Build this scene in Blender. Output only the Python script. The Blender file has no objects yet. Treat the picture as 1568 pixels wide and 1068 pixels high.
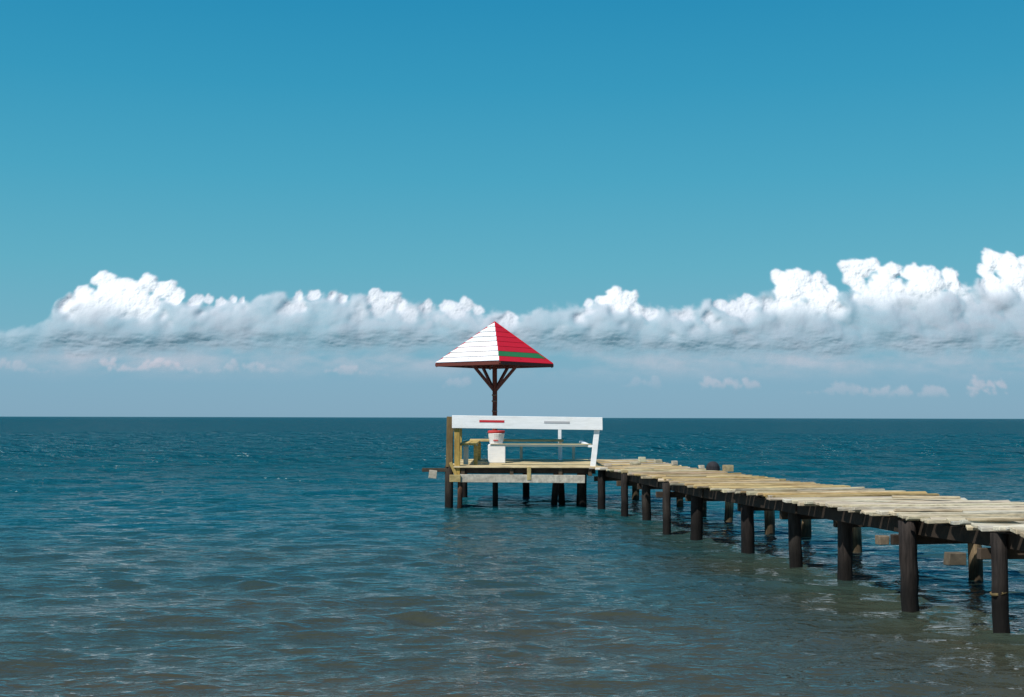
import bpy, math, random
import numpy as np
from mathutils import Matrix, Vector, Euler
random.seed(7); rng=np.random.default_rng(11)
scene=bpy.context.scene
scene.view_settings.view_transform='Standard'
scene.view_settings.look='None'
scene.view_settings.exposure=0

def s2l(r,g,b):
    f=lambda c:(c/255/12.92) if c/255<=0.04045 else ((c/255+0.055)/1.055)**2.4
    return (f(r),f(g),f(b))

# ---------------------------------------------------------------- camera
cam=bpy.data.cameras.new("camera"); camo=bpy.data.objects.new("camera",cam)
scene.collection.objects.link(camo)
cam.sensor_width=36; cam.lens=43.46; cam.clip_end=40000; cam.clip_start=0.1
camo.matrix_world=Matrix.Translation((0,0,1.67))@Matrix.Rotation(math.radians(90+3.196),4,'X')@Matrix.Rotation(math.radians(0.128),4,'Z')
scene.camera=camo

# ---------------------------------------------------------------- sun + sky
to_sun=Vector((-0.44,-0.46,0.77)).normalized()
sun=bpy.data.lights.new("sun",'SUN'); suno=bpy.data.objects.new("sun",sun)
scene.collection.objects.link(suno)
sun.energy=4.9; sun.angle=math.radians(0.5); sun.color=(1.0,0.955,0.88)
suno.rotation_euler=to_sun.to_track_quat('Z','Y').to_euler()
suno.location=(-20,-20,40)
elev=math.asin(to_sun.z); az=math.atan2(to_sun.x,to_sun.y)

w=bpy.data.worlds.new("World"); scene.world=w; w.use_nodes=True
nt=w.node_tree; nt.nodes.clear()
N=lambda t:nt.nodes.new(t)
out=N('ShaderNodeOutputWorld'); bg=N('ShaderNodeBackground'); bg.inputs['Strength'].default_value=0.1
sky=N('ShaderNodeTexSky'); sky.sky_type='NISHITA'; sky.sun_disc=False
sky.sun_elevation=elev; sky.sun_rotation=az; sky.air_density=1.0; sky.dust_density=0.6; sky.ozone_density=2.0
tc=N('ShaderNodeTexCoord'); sep=N('ShaderNodeSeparateXYZ'); mr=N('ShaderNodeMapRange')
mr.inputs['From Min'].default_value=0; mr.inputs['From Max'].default_value=0.5
ramp=N('ShaderNodeValToRGB')
stops=[(0.0,(128,168,192)),(0.06,(124,170,195)),(0.14,(110,174,196)),(0.24,(92,173,196)),(0.38,(68,164,194)),(0.52,(46,152,189)),(0.66,(28,140,183)),(1.0,(14,104,162))]
el=ramp.color_ramp.elements
while len(el)<len(stops): el.new(0.5)
for e,(p,c) in zip(el,stops):
    e.position=p; e.color=(*s2l(*c),1)
sc=N('ShaderNodeVectorMath'); sc.operation='SCALE'; sc.inputs['Scale'].default_value=10
mix=N('ShaderNodeMix'); mix.data_type='RGBA'; mix.inputs['Factor'].default_value=0.93
L=nt.links.new
L(tc.outputs['Generated'],sep.inputs[0]); L(sep.outputs['Z'],mr.inputs['Value']); L(mr.outputs[0],ramp.inputs[0])
L(ramp.outputs[0],sc.inputs[0]); L(sky.outputs[0],mix.inputs['A']); L(sc.outputs[0],mix.inputs['B'])
L(mix.outputs['Result'],bg.inputs['Color']); L(bg.outputs[0],out.inputs[0])

# ---------------------------------------------------------------- materials
def newmat(name):
    m=bpy.data.materials.new(name); m.use_nodes=True
    m.node_tree.nodes.clear(); return m,m.node_tree
def wood_mat(name, stretch=(1.2,14,14), amp=0.55, rough=0.85, wet=False, bump=0.4, grime=(0.25,0.2,0.15)):
    m,t=newmat(name); n=t.nodes.new; l=t.links.new
    o=n('ShaderNodeOutputMaterial'); p=n('ShaderNodeBsdfPrincipled'); l(p.outputs[0],o.inputs[0])
    at=n('ShaderNodeAttribute'); at.attribute_name='Col'
    tcx=n('ShaderNodeTexCoord'); mp=n('ShaderNodeMapping'); mp.inputs['Scale'].default_value=stretch
    l(tcx.outputs['Object'],mp.inputs[0])
    ns=n('ShaderNodeTexNoise'); ns.inputs['Scale'].default_value=4; ns.inputs['Detail'].default_value=7; ns.inputs['Roughness'].default_value=0.65
    l(mp.outputs[0],ns.inputs['Vector'])
    r=n('ShaderNodeMapRange'); r.inputs['From Min'].default_value=0.3; r.inputs['From Max'].default_value=0.7
    r.inputs['To Min'].default_value=1-amp; r.inputs['To Max'].default_value=1+amp*0.45
    l(ns.outputs[0],r.inputs['Value'])
    mu=n('ShaderNodeVectorMath'); mu.operation='SCALE'; l(at.outputs['Color'],mu.inputs[0]); l(r.outputs[0],mu.inputs['Scale'])
    n2=n('ShaderNodeTexNoise'); n2.inputs['Scale'].default_value=3.0; n2.inputs['Detail'].default_value=5
    l(tcx.outputs['Object'],n2.inputs['Vector'])
    r2=n('ShaderNodeMapRange'); r2.inputs['From Min'].default_value=0.5; r2.inputs['From Max'].default_value=0.75; r2.inputs['To Max'].default_value=0.6
    l(n2.outputs[0],r2.inputs['Value'])
    mx=n('ShaderNodeMix'); mx.data_type='RGBA'; mx.blend_type='MULTIPLY'
    l(r2.outputs[0],mx.inputs['Factor']); l(mu.outputs[0],mx.inputs['A']); mx.inputs['B'].default_value=(*[min(1,g*2) for g in grime],1)
    last=mx.outputs['Result']
    if wet:
        ge=n('ShaderNodeNewGeometry'); sp=n('ShaderNodeSeparateXYZ'); l(ge.outputs['Position'],sp.inputs[0])
        ad=n('ShaderNodeMath'); ad.operation='MULTIPLY_ADD'; l(n2.outputs[0],ad.inputs[0]); ad.inputs[1].default_value=-0.4; l(sp.outputs['Z'],ad.inputs[2])
        r3=n('ShaderNodeMapRange'); r3.inputs['From Min'].default_value=-0.02; r3.inputs['From Max'].default_value=0.16
        r3.inputs['To Min'].default_value=0.25; r3.inputs['To Max'].default_value=1; l(ad.outputs[0],r3.inputs['Value'])
        m3=n('ShaderNodeVectorMath'); m3.operation='SCALE'; l(last,m3.inputs[0]); l(r3.outputs[0],m3.inputs['Scale']); last=m3.outputs[0]
    l(last,p.inputs['Base Color']); p.inputs['Roughness'].default_value=rough
    p.inputs['Specular IOR Level'].default_value=.25
    bp=n('ShaderNodeBump'); bp.inputs['Strength'].default_value=bump; bp.inputs['Distance'].default_value=0.01
    l(ns.outputs[0],bp.inputs['Height']); l(bp.outputs[0],p.inputs['Normal'])
    return m
M_plank=wood_mat('weathered_planks',(1.0,16,16),0.5)
M_log=wood_mat('pile_wood',(10,10,1.2),0.75,wet=True,bump=0.9)
M_beam=wood_mat('beam_wood',(3,3,3),0.5)
M_paint=wood_mat('painted_wood',(1.0,9,9),0.10,0.6,bump=0.25,grime=(0.45,0.44,0.41))
M_postw=wood_mat('post_wood',(12,12,1.2),0.45)

# ---------------------------------------------------------------- mesh builder
class MB:
    def __init__(s): s.v=[]; s.f=[]; s.c=[]
    def add(s,vs,fs,col):
        b=len(s.v); s.v+= [tuple(v) for v in vs]; s.f+=[tuple(b+i for i in f) for f in fs]; s.c+=[(*col,1)]*len(vs)
    def box(s,c,size,col,rot=(0,0,0),jit=0.0):
        R=Euler(rot).to_matrix(); vs=[]
        for dx in(-.5,.5):
            for dy in(-.5,.5):
                for dz in(-.5,.5):
                    v=Vector((dx*size[0]+random.uniform(-jit,jit),dy*size[1]+random.uniform(-jit,jit),dz*size[2]+random.uniform(-jit,jit)*.4))
                    vs.append(R@v+Vector(c))
        s.add(vs,[(0,1,3,2),(4,6,7,5),(0,4,5,1),(2,3,7,6),(0,2,6,4),(1,5,7,3)],col)
    def beam(s,a,b,wd,ht,col,jit=0.0):
        a=Vector(a);b=Vector(b);d=b-a;L_=d.length;d.normalize()
        up=Vector((0,0,1)) if abs(d.z)<0.95 else Vector((0,1,0))
        sd=d.cross(up).normalized(); u=sd.cross(d)
        vs=[]
        for p in(a,b):
            for i,j in((-.5,-.5),(.5,-.5),(.5,.5),(-.5,.5)):
                vs.append(p+sd*(i*wd+random.uniform(-jit,jit))+u*(j*ht+random.uniform(-jit,jit)))
        s.add(vs,[(0,3,2,1),(4,5,6,7),(0,1,5,4),(1,2,6,5),(2,3,7,6),(3,0,4,7)],col)
    def log(s,a,b,r,col,n=12,rings=7,jit=0.12,r2=None):
        a=Vector(a);b=Vector(b);d=(b-a).normalized()
        up=Vector((1,0,0)) if abs(d.z)>0.7 else Vector((0,0,1))
        sd=d.cross(up).normalized();u=sd.cross(d); r2=r2 or r
        lob=[1+random.uniform(-jit,jit) for _ in range(n)]
        vs=[];fs=[]
        for k in range(rings+1):
            t=k/rings; p=a.lerp(b,t)+sd*random.uniform(-.06,.06)*r+u*random.uniform(-.06,.06)*r
            rr=r*(1-t)+r2*t
            for i in range(n):
                an=2*math.pi*i/n; q=rr*lob[i]*(1+random.uniform(-jit,jit)*.3)
                vs.append(p+sd*math.cos(an)*q+u*math.sin(an)*q)
        for k in range(rings):
            for i in range(n):
                j=(i+1)%n; fs.append((k*n+i,k*n+j,(k+1)*n+j,(k+1)*n+i))
        fs.append(tuple(range(n))[::-1]); fs.append(tuple(rings*n+i for i in range(n)))
        s.add(vs,fs,col)
    def make(s,name,mat,parent=None,bevel=0,smooth=False):
        me=bpy.data.meshes.new(name); me.from_pydata(s.v,[],s.f); me.update()
        ca=me.color_attributes.new('Col','FLOAT_COLOR','POINT')
        ca.data.foreach_set('color',np.array(s.c,dtype=np.float32).ravel())
        me.materials.append(mat)
        ob=bpy.data.objects.new(name,me); scene.collection.objects.link(ob)
        if parent: ob.parent=parent
        import bmesh
        bm=bmesh.new(); bm.from_mesh(me); bmesh.ops.recalc_face_normals(bm,faces=bm.faces); bm.to_mesh(me); bm.free()
        if smooth:
            for p in me.polygons: p.use_smooth=len(p.vertices)==4
        if bevel:
            md=ob.modifiers.new('bevel','BEVEL'); md.width=bevel; md.segments=1; md.limit_method='ANGLE'
        return ob
def empty(name,loc=(0,0,0)):
    e=bpy.data.objects.new(name,None); scene.collection.objects.link(e); e.location=(0,0,0); return e
def vary(c,a=0.15):
    k=1+random.uniform(-a,a); return tuple(max(0,x*k*(1+random.uniform(-.04,.04))) for x in c)

# ---------------------------------------------------------------- pier
pier=empty('wooden_pier')
YN=[-2,3,6,9.4,11,13.6,16.5,21.3,22.9,27]
XN=[7.2,5.75,4.95,3.92,3.47,3.02,2.45,1.9,1.60,1.5]
YF=[-2,3,9,12.7,15.2,17.4,22.5,27]
XF=[9.4,8.1,6.3,5.2,4.5,3.95,3.25,2.95]
xn=lambda y:float(np.interp(y,YN,XN)); xf=lambda y:float(np.interp(y,YF,XF))
dz=lambda y:float(np.interp(y,[3,10,16,23,27],[0.85,0.825,0.79,0.765,0.765]))
pal=[(0.50,0.38,0.19),(0.54,0.42,0.22),(0.46,0.34,0.16),(0.58,0.47,0.28),(0.66,0.61,0.49),(0.54,0.45,0.31),(0.38,0.29,0.16),(0.66,0.58,0.42),(0.42,0.38,0.31)]
pl=MB(); y=0.0
while y<26.6:
    wd=random.uniform(0.06,0.125)
    a=xn(y)-0.06+random.uniform(-.07,.06); b=xf(y+.25)+random.uniform(-.12,.12)
    if y>23.0: a=max(a,1.66)
    if random.random()<.14: a-=random.uniform(.04,.13)
    sk=0.15+random.uniform(-.045,.045) if y<22 else 0.06
    z=dz(y)+random.uniform(-.014,.014)
    col=vary(random.choice(pal),.25)
    if y<13.5: col=tuple(c*.55+g*.45 for c,g in zip(col,(.68,.63,.52)))
    elif y<21: col=tuple(c*g for c,g in zip(col,(.86,.81,.74)))
    dy=(b-a)*sk
    nseg=3; th=random.uniform(.022,.036)
    vs=[];fs=[]
    for k in range(nseg+1):
        t=k/nseg; x=a+(b-a)*t; yy=y+dy*(t-.2)+random.uniform(-.008,.008); zz=z+random.uniform(-.008,.010)
        tw=random.uniform(-.009,.009)
        ex=random.uniform(-.02,.02) if k in(0,nseg) else 0
        vs+=[(x,yy-wd/2,zz-th+tw),(x+ex,yy+wd/2,zz-th-tw),(x+ex,yy+wd/2,zz-tw),(x,yy-wd/2,zz+tw)]
    for k in range(nseg):
        q=k*4
        for i in range(4):
            j=(i+1)%4; fs.append((q+i,q+j,q+4+j,q+4+i))
    fs.append((0,3,2,1)); q=nseg*4; fs.append((q,q+1,q+2,q+3))
    pl.add(vs,fs,col)
    y+=wd+random.choice([.004,.008,.012,.022,.035])
for (x,yy,l_,wd) in [(3.95,10.1,.5,.06),(3.75,11.2,.6,.06),(3.1,14.6,.5,.06),(2.6,18.5,.6,.07),(4.4,13.2,.7,.06),(2.2,21.4,.5,.08)]:
    pl.box((x,yy,dz(yy)+.028),(l_,wd,.024),vary((.5,.42,.28)),(0,0,random.uniform(-.2,.3)),.006)
pl.make('deck_planks',M_plank,pier,bevel=.004)

front=[(3.77,9.77),(3.42,10.94),(3.40,12.84),(3.106,13.9),(2.84,15.23),(2.505,17.12),(2.17,17.9),(2.14,20.16),(1.87,21.1),(1.60,22.9),(1.29,24.1),(4.35,8.1),(4.9,6.3),(5.45,4.4)]
frr=[.064,.085,.08,.076,.08,.082,.065,.075,.06,.08,.07,.09,.09,.09]
back=[(4.87,12.97),(4.51,13.9),(4.32,15.5),(4.2,17.5),(3.8,18.1),(3.56,20),(3.28,21.1),(3.22,23.5),(2.6,25.6),(5.6,11.0),(6.3,8.6),(7.0,6.0)]
lg=MB(); lb=MB()
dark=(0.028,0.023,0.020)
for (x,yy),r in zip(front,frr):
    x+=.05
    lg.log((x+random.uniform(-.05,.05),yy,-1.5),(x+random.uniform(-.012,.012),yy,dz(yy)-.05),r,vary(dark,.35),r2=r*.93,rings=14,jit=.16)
lg.log((3.825,9.77,.305),(3.82,9.77,.322),.070,(.24,.18,.08),rings=2,jit=.05)
for (x,yy) in back:
    x-=.05
    lb.log((x+random.uniform(-.08,.08),yy,-1.5),(x,yy,dz(yy)-.05),.078,vary((.28,.205,.12),.3),r2=.07,rings=12)
lg.make('piles_near_row',M_log,pier,smooth=True)
lb.make('piles_far_row',M_log,pier,smooth=True)

bm_=MB()
ys=[0,3,6,9.4,11,13.6,16.5,19,21.3,23.2]
for a,b in zip(ys[:-1],ys[1:]):
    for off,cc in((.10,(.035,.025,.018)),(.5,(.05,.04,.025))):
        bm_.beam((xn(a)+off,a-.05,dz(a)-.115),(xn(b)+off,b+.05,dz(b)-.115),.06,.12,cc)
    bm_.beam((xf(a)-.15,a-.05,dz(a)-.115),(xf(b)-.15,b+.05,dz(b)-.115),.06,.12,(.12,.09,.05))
for k,(x,yy) in enumerate(front[:10]+front[11:]):
    e=xf(yy+.25)
    z=dz(yy)-.225
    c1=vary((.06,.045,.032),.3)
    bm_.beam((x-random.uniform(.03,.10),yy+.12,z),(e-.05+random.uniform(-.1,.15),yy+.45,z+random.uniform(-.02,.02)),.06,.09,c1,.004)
bm_.box((3.27,10.98,.60),(.10,.09,.08),(.20,.15,.10),(0,0,.1),.008)
bm_.box((3.50,9.83,.565),(.14,.10,.10),(.12,.095,.065),(0,0,.1),.008)
for (x,yy) in [(4.2,15.3),(3.6,18.0),(3.3,20.3),(3.0,22.0)]:
    bm_.box((x,yy,dz(yy)-.27),(.16,.07,.15),vary((.36,.30,.21)),(0,0,random.uniform(-.3,.3)),.01)
for (x,yy,s1,h) in [(2.65,25.2,.14,.10),(2.35,23.6,.2,.05),(2.9,24.6,.14,.07),(3.1,23.6,.10,.08),(3.35,21.9,.09,.06),(1.75,22.6,.12,.05)]:
    bm_.box((x,yy,dz(yy)+h/2+.01),(s1,.10,h),vary((.55,.5,.38)),(0,0,.2),.008)
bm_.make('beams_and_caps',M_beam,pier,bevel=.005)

# ---- platform at the head of the pier
pf=MB()
y=22.86
while y<26.5:
    wd=random.uniform(.11,.16)
    pf.box(((-1.10+1.64)/2+random.uniform(-.02,.02),y+wd/2,.765+random.uniform(-.006,.006)),(2.74+random.uniform(-.05,.05),wd,.034),vary((.60,.48,.27),.15),(0,0,0),.003)
    y+=wd+.012
pf.make('head_deck',M_plank,pier,bevel=.004)
pb=MB()
pb.box((.20,22.88,.545),(2.30,.08,.145),(.50,.46,.38),(0,.004,0),.003)
pb.box((.25,22.97,.69),(2.6,.06,.11),(.05,.035,.025))
pb.box((.32,22.855,.64),(.075,.05,.24),(.45,.35,.16))
pb.box((-1.04,22.84,.55),(.20,.10,.13),(.50,.38,.17),(0,0,.1),.006)
pb.beam((-1.66,22.95,.70),(-.9,23.0,.695),.08,.07,(.07,.055,.04))
pb.box((-1.45,22.90,.62),(.15,.05,.15),(.45,.41,.33),(0,.1,0),.008)
pb.box((.25,26.3,.62),(2.6,.08,.14),(.12,.09,.06))
for x in(-.9,.0,.9,1.45): pb.box((x,24.6,.665),(.07,3.4,.14),(.08,.06,.04))
pb.make('head_beams',M_beam,pier,bevel=.005)
pp=MB()
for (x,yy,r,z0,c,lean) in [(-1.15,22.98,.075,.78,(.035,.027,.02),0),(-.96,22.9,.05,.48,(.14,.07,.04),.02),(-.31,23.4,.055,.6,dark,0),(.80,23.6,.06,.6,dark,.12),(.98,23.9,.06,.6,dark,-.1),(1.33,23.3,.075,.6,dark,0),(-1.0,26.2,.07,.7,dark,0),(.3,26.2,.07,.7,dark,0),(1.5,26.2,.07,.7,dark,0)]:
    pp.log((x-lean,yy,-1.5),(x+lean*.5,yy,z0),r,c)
pp.make('head_piles',M_log,pier,smooth=True)

# ---------------------------------------------------------------- benches with white backrest rail
W=(.84,.84,.83); Yl=(.50,.36,.10)
bench=empty('bench')
b1=MB()
b1.box((.285,22.87,1.575),(2.78,.04,.235),W,(0,.012,0),.003)
b1.beam((1.50,22.93,.77),(1.60,22.93,1.67),.10,.06,W)
b1.beam((1.02,26.35,.78),(1.02,26.35,1.45),.07,.05,W)
b1.box((.55,23.16,1.15),(1.9,.12,.035),(.72,.68,.56))
b1.box((1.02,25.95,.98),(.07,.06,.40),W)
b1.box((-.86,23.25,.96),(.09,.07,.34),(.62,.58,.48))
b1.beam((1.46,23.0,1.14),(1.46,26.1,1.16),.08,.04,W)
for x in(.2,1.3): b1.box((x,26.1,.95),(.06,.06,.34),(.6,.55,.42))
b1.make('painted_boards',M_paint,bench,bevel=.004)
b2=MB()
b2.box((-1.15,22.955,1.22),(.12,.10,.93),(.17,.115,.05),(0,.01,0),.006)
b2.box((-1.01,22.94,1.02),(.105,.085,.92),(.46,.31,.085),(0,-.01,0),.005)
b2.beam((-1.13,22.9,.84),(-1.0,22.9,.55),.05,.06,(.42,.30,.1))
b2.make('corner_posts',M_postw,bench,bevel=.005)
b3=MB()
b3.box((.1,25.85,1.19),(1.95,.16,.04),(.62,.48,.22),(0,0,0),.004)
b3.box((.1,26.05,1.20),(1.95,.16,.04),(.55,.42,.2),(0,0,0),.004)
b3.box((.55,23.33,1.16),(1.9,.15,.035),(.60,.46,.2),(0,0,0),.004)
b3.box((-.90,24.55,1.165),(.17,2.9,.04),(.58,.42,.14),(0,0,0),.004)
b3.box((-.73,24.55,1.17),(.14,2.9,.04),(.50,.37,.12),(0,0,0),.004)
b3.box((-.68,23.3,.96),(.07,.07,.37),(.5,.36,.12))
b3.box((-.68,25.9,.96),(.07,.07,.37),(.5,.36,.12))
b3.box((-1.14,24.7,1.5),(.04,3.3,.2),(.55,.46,.28))
b3.box((-1.10,26.25,1.19),(.09,.09,.82),(.45,.32,.1))
b3.make('seat_planks',M_plank,bench,bevel=.004)
b4=MB()
b4.box((-.37,22.8465,1.60),(.46,.006,.042),(.55,.03,.04),(0,.012,0))
b4.box((.83,22.8465,1.583),(.47,.006,.04),(.42,.42,.43),(0,.012,0))
b4.make('painted_marks',M_paint,bench)

# ---------------------------------------------------------------- parasol
um=empty('wooden_parasol')
cx,cy=-.345,24.6
RED=(.62,.012,.03); GRN=(.03,.20,.07); BR=(.13,.035,.025)
H0,H1=2.735,3.56; R=1.17; ang0=math.radians(-90+5.5)
cor=[Vector((cx+R*math.cos(ang0+k*math.pi/2),cy+R*math.sin(ang0+k*math.pi/2),H0)) for k in range(4)]
apex=Vector((cx,cy,H1))
rf=MB(); ns=8
for k in range(4):
    A,B=cor[k],cor[(k+1)%4]
    white=(k%2==1)
    nrm=(B-A).cross(apex-A).normalized()
    if nrm.z<0: nrm=-nrm
    for i in range(ns):
        t0=i/ns; t1=min(1,(i+1)/ns)
        a0=A.lerp(apex,t0); b0=B.lerp(apex,t0); a1=A.lerp(apex,t1*.999); b1_=B.lerp(apex,t1*.999)
        col=(.80,.80,.80) if white else (GRN if (i==1 and k==0) else RED)
        col=vary(col,.06 if white else .04)
        lo=nrm*(.030 if white else .015); hi=nrm*.010
        th=nrm*.014
        vs=[a0+lo,b0+lo,b1_+hi,a1+hi,a0+lo-th,b0+lo-th,b1_+hi-th,a1+hi-th]
        rf.add(vs,[(0,1,2,3),(4,7,6,5),(0,4,5,1),(2,6,7,3),(1,5,6,2),(3,7,4,0)],col)
rf.make('roof_boards',M_paint,um)
tr=MB()
for k in range(4):
    A,B=cor[k],cor[(k+1)%4]
    tr.beam(A+Vector((0,0,-.028)),B+Vector((0,0,-.028)),.03,.06,BR)
    c=RED if k!=0 else (.55,.02,.03)
    if k!=0: tr.beam(A+Vector((0,0,.012)),apex+Vector((0,0,.015)),.03,.022,c)
    tr.beam(A+Vector((0,0,-.05)),apex+Vector((0,0,-.06)),.04,.06,BR)
    M_=(A+B)/2
    tr.beam(M_+Vector((0,0,-.04)),apex+Vector((0,0,-.09)),.035,.05,BR)
for (dx,dy) in [(-.47,-.38),(-.28,.45),(.50,-.33),(.30,.45)]:
    tr.beam((cx,cy,2.18+random.uniform(-.02,.03)),(cx+dx,cy+dy,2.76),.045,.05,(.15,.045,.035))
for s in(-1,1):
    tr.beam((cx-.78,cy+s*.3,2.73),(cx+.78,cy+s*.3,2.73),.04,.05,BR)
    tr.beam((cx+s*.5,cy-.6,2.79),(cx+s*.5,cy+.6,2.79),.04,.05,BR)
tr.make('frame',M_paint,um)
po=MB()
po.log((cx+.01,cy,.76),(cx,cy,3.45),.048,(.17,.05,.035),jit=.04,rings=20)
for z in(1.78,1.98,2.1): po.log((cx,cy,z),(cx,cy,z+.03),.054,(.28,.16,.12),jit=.03,rings=2)
po.make('pole',M_postw,um,smooth=True)
ba=MB()
ba.box((cx+.05,cy-.1,.96),(.34,.34,.36),(.80,.80,.79),(0,0,.0),.004)
ba.log((cx+.04,cy-.1,1.142),(cx+.04,cy-.1,1.36),.125,(.74,.72,.70),n=20,rings=3,jit=.01,r2=.165)
ba.log((cx+.04,cy-.1,1.362),(cx+.04,cy-.1,1.415),.168,(.50,.05,.05),n=20,rings=2,jit=.01,r2=.168)
ba.box((cx+.03,cy-.235,1.22),(.10,.03,.03),(.5,.10,.09))
ba.make('pedestal',M_paint,um,bevel=.01)

# ---------------------------------------------------------------- mooring bollard on deck
bo=MB()
prof=[(0,.10),(.03,.125),(.09,.12),(.14,.09),(.17,.045),(.178,.005)]
n=18; vs=[];fs=[]
bx,by=3.55,21.9; bz=dz(by)-.04
for (h,r) in prof:
    for i in range(n):
        a=2*math.pi*i/n; vs.append((bx+r*math.cos(a),by+r*math.sin(a),bz+h))
for k in range(len(prof)-1):
    for i in range(n):
        j=(i+1)%n; fs.append((k*n+i,k*n+j,(k+1)*n+j,(k+1)*n+i))
fs.append(tuple((len(prof)-1)*n+i for i in range(n)))
bo.add(vs,fs,(.03,.03,.035))
bo.box((bx+.27,by+.02,bz+.055),(.16,.14,.11),(.45,.36,.2),(0,0,.2),.006)
bo.make('mooring_bollard',M_beam,None,smooth=False)

# ---------------------------------------------------------------- sea
f_ang=np.radians(np.arange(-36,36.01,0.1)); s_ang=np.radians(np.arange(38,322.1,4.0))
ang=np.concatenate([f_ang,s_ang]); na=len(ang)
r0=np.exp(np.linspace(math.log(1.5),math.log(6.3),60))[:-1]
r1=6.3*np.exp(np.arange(0,math.log(140/6.3),0.0040)); r2=140*np.exp(np.arange(0.02,math.log(14000/140)+.05,0.045))
rad=np.concatenate([r0,r1,r2]); nr=len(rad)
Rg,Ag=np.meshgrid(rad,ang,indexing='ij')
X=Rg*np.sin(Ag); Y=Rg*np.cos(Ag); Z=np.zeros_like(X)
spr=np.where(Rg<6.3,.025*Rg,np.where(Rg<140,Rg*0.0040,Rg*.045))
spacing=np.maximum(spr,Rg*np.where(np.abs((Ag+np.pi)%(2*np.pi)-np.pi)<0.63,0.00175,0.07))
DX=np.zeros_like(X);DY=np.zeros_like(X)
nw=110
for i in range(nw):
    u_=rng.random()
    lam=0.12*(1.3/0.12)**u_
    th=rng.normal(0,0.45)+0.15
    k=2*np.pi/lam; kx=k*math.sin(th); ky=-k*math.cos(th)
    s=0.027 if lam<.6 else 0.017; a=s/k
    wgt=np.clip((lam/spacing-2.5)/3.0,0,1)
    msk=wgt>0
    ph=kx*X[msk]+ky*Y[msk]+rng.random()*6.283
    Z[msk]+=a*wgt[msk]*np.sin(ph)
    DX[msk]+=a*wgt[msk]*.8*math.sin(th)*np.cos(ph); DY[msk]-=a*wgt[msk]*.8*math.cos(th)*np.cos(ph)
for i in range(30):
    lam=rng.uniform(1.4,5.0); th=rng.normal(0,0.35)+0.12
    k=2*np.pi/lam; s=0.032; a=s/k
    wgt=np.clip((lam/spacing-2.5)/3.0,0,1)*np.clip((Rg-16)/45,0.10,1)
    msk=wgt>0
    Z[msk]+=a*wgt[msk]*np.sin(k*math.sin(th)*X[msk]-k*math.cos(th)*Y[msk]+rng.random()*6.283)
X=X+DX;Y=Y+DY
co=np.stack([X,Y,Z],-1).reshape(-1,3)
co=np.vstack([co,[[0,0,0]]])
idx=np.arange(nr*na).reshape(nr,na); nx=np.roll(idx,-1,axis=1)
q=np.stack([idx[:-1],idx[1:],nx[1:],nx[:-1]],-1).reshape(-1,4)
tri=np.stack([np.full(na,nr*na),idx[0],nx[0]],-1)
def mesh_np(name,co,q,tri=None,flip=False):
    me=bpy.data.meshes.new(name); me.vertices.add(len(co)); me.vertices.foreach_set('co',co.astype(np.float32).ravel())
    if flip: q=q[:,::-1]; tri=tri[:,::-1] if tri is not None else None
    loops=q.ravel(); starts=np.arange(len(q))*4; 
    if tri is not None:
        starts=np.concatenate([starts,len(loops)+np.arange(len(tri))*3]); loops=np.concatenate([loops,tri.ravel()])
    me.loops.add(len(loops)); me.loops.foreach_set('vertex_index',loops.astype(np.int32))
    me.polygons.add(len(starts)); me.polygons.foreach_set('loop_start',starts.astype(np.int32))
    me.polygons.foreach_set('use_smooth',np.ones(len(starts),dtype=bool))
    me.update(calc_edges=True); me.validate()
    ob=bpy.data.objects.new(name,me); scene.collection.objects.link(ob); return ob
sea=mesh_np('sea_water',co,q,tri,flip=True)
if sea.data.polygons[1000].normal.z<0:
    sea.data.flip_normals()
m,t=newmat('sea_water'); n=t.nodes.new; l=t.links.new
o=n('ShaderNodeOutputMaterial'); ge=n('ShaderNodeNewGeometry'); sp=n('ShaderNodeSeparateXYZ'); l(ge.outputs['Position'],sp.inputs[0])
ln=n('ShaderNodeVectorMath'); ln.operation='LENGTH'; l(ge.outputs['Position'],ln.inputs[0])
def bumpnoise(scale,sx,sy,detail,rough=.6):
    mp=n('ShaderNodeMapping'); mp.inputs['Scale'].default_value=(sx,sy,1); mp.inputs['Rotation'].default_value=(0,0,.1); l(ge.outputs['Position'],mp.inputs[0])
    z=n('ShaderNodeTexNoise'); z.inputs['Scale'].default_value=scale; z.inputs['Detail'].default_value=detail; z.inputs['Roughness'].default_value=rough
    l(mp.outputs[0],z.inputs['Vector']); return z
nA=bumpnoise(9.0,.55,1.2,3,.55); nB=bumpnoise(1.3,.5,.9,4,.6)
b1_=n('ShaderNodeBump'); b1_.inputs['Strength'].default_value=1; b1_.inputs['Distance'].default_value=.034; l(nA.outputs[0],b1_.inputs['Height'])
farr=n('ShaderNodeMapRange'); farr.inputs['From Min'].default_value=12; farr.inputs['From Max'].default_value=60; farr.inputs['To Min'].default_value=0.03; farr.inputs['To Max'].default_value=1.2
l(ln.outputs['Value'],farr.inputs['Value'])
b2_=n('ShaderNodeBump'); b2_.inputs['Strength'].default_value=1; l(farr.outputs[0],b2_.inputs['Distance']); l(nB.outputs[0],b2_.inputs['Height']); l(b1_.outputs[0],b2_.inputs['Normal'])
cn=bumpnoise(.25,.5,1.2,3)
ad=n('ShaderNodeMath'); ad.operation='MULTIPLY_ADD'; l(cn.outputs[0],ad.inputs[0]); ad.inputs[1].default_value=18; l(ln.outputs['Value'],ad.inputs[2])
rr=n('ShaderNodeMapRange'); rr.inputs['From Min'].default_value=14; rr.inputs['From Max'].default_value=72; l(ad.outputs[0],rr.inputs['Value'])
cr=n('ShaderNodeValToRGB'); l(rr.outputs[0],cr.inputs[0])
e=cr.color_ramp.elements; e[0].position=0; e[0].color=(.060,.050,.027,1); e[1].position=1; e[1].color=(.001,.070,.096,1)
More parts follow.
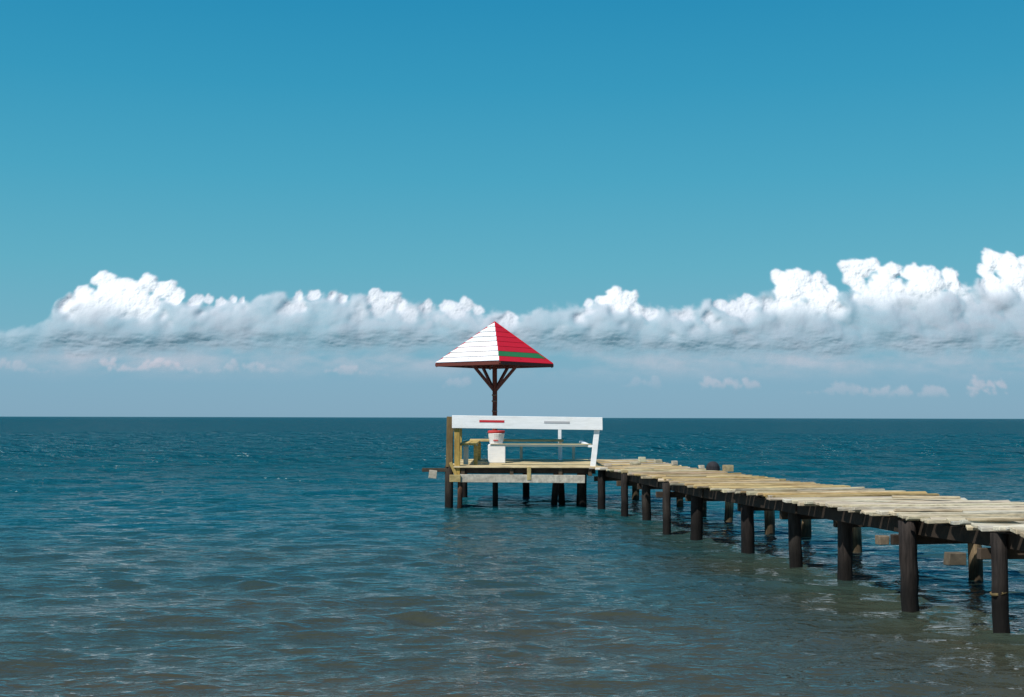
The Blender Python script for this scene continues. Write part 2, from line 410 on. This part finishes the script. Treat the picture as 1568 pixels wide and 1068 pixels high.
e2=e.new(.13); e2.color=(.030,.047,.036,1); e3=e.new(.30); e3.color=(.003,.058,.073,1)
df=n('ShaderNodeBsdfDiffuse'); l(cr.outputs[0],df.inputs['Color']); l(b2_.outputs[0],df.inputs['Normal'])
gl=n('ShaderNodeBsdfGlossy'); gl.inputs['Color'].default_value=(1,1,1,1); l(b2_.outputs[0],gl.inputs['Normal'])
ro=n('ShaderNodeMapRange'); ro.inputs['From Min'].default_value=10; ro.inputs['From Max'].default_value=100; ro.inputs['To Min'].default_value=.09; ro.inputs['To Max'].default_value=.25
l(ln.outputs['Value'],ro.inputs['Value']); l(ro.outputs[0],gl.inputs['Roughness'])
fr=n('ShaderNodeFresnel'); fr.inputs['IOR'].default_value=1.33; l(b2_.outputs[0],fr.inputs['Normal'])
mn=n('ShaderNodeMath'); mn.operation='MINIMUM'; l(fr.outputs[0],mn.inputs[0])
cap=n('ShaderNodeMapRange'); cap.interpolation_type='SMOOTHSTEP'; cap.inputs['From Min'].default_value=8; cap.inputs['From Max'].default_value=50; cap.inputs['To Min'].default_value=.56; cap.inputs['To Max'].default_value=.20
l(ln.outputs['Value'],cap.inputs['Value']); l(cap.outputs[0],mn.inputs[1])
ms=n('ShaderNodeMixShader'); l(mn.outputs[0],ms.inputs[0]); l(df.outputs[0],ms.inputs[1]); l(gl.outputs[0],ms.inputs[2]); l(ms.outputs[0],o.inputs[0])
sea.data.materials.append(m)

# ---------------------------------------------------------------- clouds : displaced relief bank 6 km out
K=6000/1893.
def P(u,v): return ((u-784)*K,(639.6-v)*K)
topuv=[(-350,480),(-200,465),(-100,500),(0,512),(60,522),(100,500),(118,478),(135,462),(160,450),(220,450),(290,462),(330,466),(390,464),(430,456),(480,450),(540,452),(590,456),(620,460),(660,462),(700,466),(740,474),(790,486),(830,474),(880,466),(920,460),(960,458),(1010,478),(1070,464),(1130,458),(1160,448),(1210,440),(1260,448),(1300,430),(1400,430),(1470,436),(1500,420),(1568,420),(1650,400),(1750,440),(1900,430)]
TX=np.array([P(*p)[0] for p in topuv]); TZ=np.array([P(*p)[1] for p in topuv])
base=P(0,548)[1]
step=3.4
gx=np.arange(-3400,3400,step); gz=np.arange(50,900,step)
GX,GZ=np.meshgrid(gx,gz); nzc,nxc=GX.shape
# sxz>1 in x = features stretched along x
def fnoise(beta,sxz=(1,1),seed=0,lo=0.004):
    r=np.random.default_rng(seed); a=r.normal(size=GX.shape); F=np.fft.fft2(a)
    fz=np.fft.fftfreq(nzc)[:,None]*sxz[1]; fx=np.fft.fftfreq(nxc)[None,:]*sxz[0]
    k=np.sqrt(fx**2+fz**2); k[0,0]=1; F/= (k+lo)**beta; F[0,0]=0
    q=np.real(np.fft.ifft2(F)); return q/q.std()
def blur(a,sg,sz=None):
    sz=sz or sg
    F=np.fft.fft2(a); fz=np.fft.fftfreq(nzc)[:,None]; fx=np.fft.fftfreq(nxc)[None,:]
    return np.real(np.fft.ifft2(F*np.exp(-2*(np.pi)**2*((sg*fx)**2+(sz*fz)**2))))
sm=lambda x,a,b:(lambda t:t*t*(3-2*t))(np.clip((x-a)/(b-a),0,1))
wx=fnoise(1.6,seed=1)*9; wz=fnoise(1.6,seed=2)*8
def puff(H,cov,x,z,r,cyy,c=1.0):
    i0=max(0,int((x-r*1.4-40-gx[0])/step)); i1=min(nxc,int((x+r*1.4+40-gx[0])/step)+1)
    j0=max(0,int((z-r*1.4-40-gz[0])/step)); j1=min(nzc,int((z+r*1.4+40-gz[0])/step)+1)
    if i1<=i0 or j1<=j0: return
    sx=GX[j0:j1,i0:i1]+wx[j0:j1,i0:i1]-x; sz=(GZ[j0:j1,i0:i1]+wz[j0:j1,i0:i1]-z)
    d=np.sqrt(sx**2+sz**2)/r
    h=cyy+r*np.sqrt(np.clip(1-(d/1.15)**2,0,1))
    mk=d<1.15
    sub=H[j0:j1,i0:i1]; sub[mk]=np.maximum(sub[mk],h[mk])
    cs=cov[j0:j1,i0:i1]; np.maximum(cs,np.clip(1-d,0,1)*r/45*c,out=cs)
random.seed(5)
Hb=np.zeros_like(GX); cb=np.zeros_like(GX)
for _ in range(620):
    x=random.uniform(-3400,3400); tp=float(np.interp(x,TX,TZ))
    t=random.random(); r=random.uniform(35,95)
    z=tp-r*.95-t*(tp-base-r*1.2)
    if z-r*.6<base-20: z=base-20+r*.6
    if z+r>tp+12: continue
    c0=random.uniform(0,35)
    puff(Hb,cb,x,z,r,c0)
    if t<.6:
        for k in range(6):
            a=math.radians(random.uniform(10,170)); rr_=r*random.uniform(.25,.45)
            puff(Hb,cb,x+r*.75*math.cos(a),z+r*.75*math.sin(a),rr_,c0+random.uniform(.2,.6)*r,1.2)
heads=[(178,440,20),(205,448,18),(240,446,20),(225,465,28),(270,455,17),(290,467,15),(150,462,15),(130,478,15),(190,475,32),(250,482,26),(165,492,26),(318,470,10),(334,467,9),(352,471,9),(372,470,8),(390,470,6),
(470,460,10),(492,458,10),(512,460,9),(534,463,9),(578,463,14),(602,464,14),(618,474,12),(590,480,18),(655,473,12),(685,474,13),(715,472,13),(733,478,11),(780,492,11),(700,486,16),
(898,470,10),(918,464,11),(938,457,16),(960,458,14),(945,470,14),(985,488,13),(965,482,14),(1080,508,13),(1130,467,14),(1092,472,12),(1110,480,16),
(1180,434,17),(1212,433,22),(1240,434,18),(1258,450,13),(1190,456,22),(1235,465,26),(1215,488,22),(1255,482,16),(1180,480,18),
(1300,413,20),(1325,407,16),(1352,416,17),(1380,419,17),(1410,421,17),(1440,426,15),(1298,436,18),(1340,440,28),(1400,445,30),(1443,448,22),(1320,465,26),(1380,472,28),
(1510,403,20),(1535,403,18),(1562,410,18),(1498,422,14),(1540,428,28),(1505,445,20),(1592,404,26),(1625,424,30),(1700,440,24),(1560,455,26),(-60,490,20),(-120,480,24),(-220,470,30)]
soft=[]
for _ in range(80):
    u=random.uniform(110,1600); x=(u-784)*K
    vt=639.6-float(np.interp(x,TX,TZ))/K
    soft.append((u,vt+random.uniform(14,62),random.uniform(9,20)))
Hh=np.zeros_like(GX); ch=np.zeros_like(GX)
wsoft=np.zeros_like(GX)
for n_h,(u,v,rp) in enumerate(heads+soft):
    x,z=P(u,v); r=rp*K*.88; c0=random.uniform(0,15)
    bright=1.0 if (u<310 or 900<u<975 or u>1160) else .42
    if 700<u<745: bright=.6
    if v>470: bright*=.7
    if n_h>=len(heads): bright=random.uniform(.0,.3)
    wsoft=np.maximum(wsoft,bright*np.exp(-((GX-x)**2+(GZ-z)**2)/(2*(r*1.1)**2)))
    hd=n_h<len(heads)
    puff(Hh,ch,x,z,r,c0,(45/r) if hd else .4)
    for k in range(int(6+rp*.5)):
        a=math.radians(random.uniform(-25,205)); r2_=r*random.uniform(.28,.5); q_=r*random.uniform(.4,.85)
        x2=x+q_*math.cos(a); z2=z+q_*math.sin(a); c2=c0+random.uniform(.1,.6)*r
        puff(Hh,ch,x2,z2,r2_,c2,(30/r2_) if hd else .45)
        for g in range(4):
            a=math.radians(random.uniform(-20,200)); r3=r2_*random.uniform(.3,.5)
            puff(Hh,ch,x2+r2_*.8*math.cos(a),z2+r2_*.8*math.sin(a),r3,c2+random.uniform(.2,.7)*r2_,(18/r3) if hd else .45)
nz1=fnoise(1.4,(1,1),3); nz2=fnoise(1.9,(2.4,.8),4,lo=.008); nz3=fnoise(1.8,(1.5,1.0),9,lo=.008)
topg=np.interp(GX,TX,TZ); s=np.clip((topg-GZ)/(topg-base),-.3,1.2)
cbf=blur(cb,2.5)*.6+cb*.4
ab=sm(cbf+nz1*.05*np.clip(cb*8,0,1),0.01,.55)
filln=sm(topg-GZ+nz1*14,8,60)*sm(GZ,base-10,base+40)
ab=np.maximum(ab,filln*.8)
lefta=np.interp(GX,[P(u,0)[0] for u in(-350,-60,20,90,150,760,800,850,900,1900)],[.6,.35,.3,.5,1,1,.75,.75,1,1])
ab=ab*(.66+.11*nz3-.20*sm(s+nz2*.08,.5,1.0))*lefta*sm(GZ+nz2*8,base-22,base+48)
chs=blur(ch,1.2)
ah=sm(chs+nz1*.05*np.clip(chs*8,0,1),0.02,.30)
ah=ah*(1-.92*sm(topg-GZ+nz3*20,40,190))
al=1-(1-np.clip(ab,0,1))*(1-ah*.94)
strat=np.clip(.20+.14*nz2,0,.5)*sm(GZ,base-150,base+10)*(1-sm(GZ,base+20,base+150))*lefta
al=1-(1-al)*(1-strat)
Hl=np.zeros_like(GX); cl_=np.zeros_like(GX)
low=[(40,130,578,.5),(200,345,578,.9),(345,480,578,.6),(515,603,580,.7),(690,722,598,.4),(1052,1130,600,.7),(1175,1290,607,.45),(1290,1395,609,.6),(1422,1480,610,.8),(-200,-20,580,.6),(1600,1800,600,.6),(940,990,598,.3)]
lowa=np.zeros_like(GX)
for (u0,u1,vb,aa) in low:
    x0,zb=P(u0,vb); x1,_=P(u1,vb)
    pk=[random.uniform(x0,x1) for _ in range(3)]
    for _ in range(int((x1-x0)/6)):
        x=random.uniform(x0,x1); hgt=max(math.exp(-((x-p)/60)**2) for p in pk)
        r=random.uniform(10,26)*(0.6+.5*hgt); z=zb+r*.5+random.random()*hgt*(50 if u0 in(1422,200) else 30)
        if u0==1422: z+=random.random()*60*hgt
        puff(Hl,cl_,x,z,r,random.uniform(0,12),2.0)
    lowa=np.maximum(lowa,np.where((GX>x0-60)&(GX<x1+60),aa,0)*sm(GZ,zb-6,zb+24))
la=sm(cl_+nz1*.08*np.clip(cl_*8,0,1),.03,.7)*blur(lowa,4)*.46
al2=1-(1-al)*(1-la)
pk_=sm(-GZ,-(base+5),-(base-25))
al2*=sm(GZ,55,110)*sm(GX,-3400,-3150)*(1-sm(GX,3200,3390))
wgt=np.clip(blur(ah,3),0,1)
Hs=blur(Hh,1.5)*.7+blur(Hh,5)*.3
kb=sm(GZ+nz2*8,base-10,base+120)
Hbf=np.where(Hb>0,Hb,40)
Hbs=(blur(Hbf,2.2)*.45+blur(Hbf,8)*.4)*kb+38*(1-kb)
hh=Hbs*(1-wgt)+wgt*Hs*.85+blur(Hl,4)*.2*sm(-GZ,-(base-10),-(base-50))
hh+=fnoise(2.2,seed=8)*4+wgt*fnoise(1.5,seed=12,lo=.03)*1.4
hh+=(900-GZ)*.55
al2=np.clip(blur(al2,.8),0,1); pk_=np.clip(blur(pk_,3),0,1); 
whit=np.clip(blur(ah,5),0,1)*np.clip(wsoft*1.25,0,1)
co=np.stack([GX,6000-hh,GZ],-1).reshape(-1,3)
idx=np.arange(nzc*nxc).reshape(nzc,nxc)
q=np.stack([idx[:-1,:-1],idx[:-1,1:],idx[1:,1:],idx[1:,:-1]],-1).reshape(-1,4)
keep=(al2.ravel()[q].max(axis=1)>0.004)
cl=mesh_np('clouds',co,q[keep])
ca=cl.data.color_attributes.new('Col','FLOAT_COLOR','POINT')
c=np.zeros((nzc*nxc,4),np.float32); p1=pk_.ravel()[:,None]; wv=whit.ravel()[:,None]
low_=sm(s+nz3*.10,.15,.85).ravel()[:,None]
bodyc=wv*np.array([.78,.77,.77])+(1-wv)*((1-low_)*np.array([.47,.49,.53])+low_*np.array([.30,.335,.38]))  # cloud self-shadowing put into the albedo: whiter heads, greyer toward the base
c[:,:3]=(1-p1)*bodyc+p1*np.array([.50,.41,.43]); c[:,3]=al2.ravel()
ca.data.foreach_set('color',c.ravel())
m,t=newmat('clouds'); n=t.nodes.new; l=t.links.new
o=n('ShaderNodeOutputMaterial'); at=n('ShaderNodeAttribute'); at.attribute_name='Col'
df=n('ShaderNodeBsdfDiffuse'); l(at.outputs['Color'],df.inputs['Color'])
em=n('ShaderNodeEmission'); em.inputs['Color'].default_value=(.85,.9,1,1); em.inputs['Strength'].default_value=.06  # faint glow added to stand in for scattered light inside the cloud
as_=n('ShaderNodeAddShader'); l(df.outputs[0],as_.inputs[0]); l(em.outputs[0],as_.inputs[1])
tp=n('ShaderNodeBsdfTransparent'); mx=n('ShaderNodeMixShader'); l(at.outputs['Alpha'],mx.inputs[0]); l(tp.outputs[0],mx.inputs[1]); l(as_.outputs[0],mx.inputs[2]); l(mx.outputs[0],o.inputs[0])
cl.data.materials.append(m)
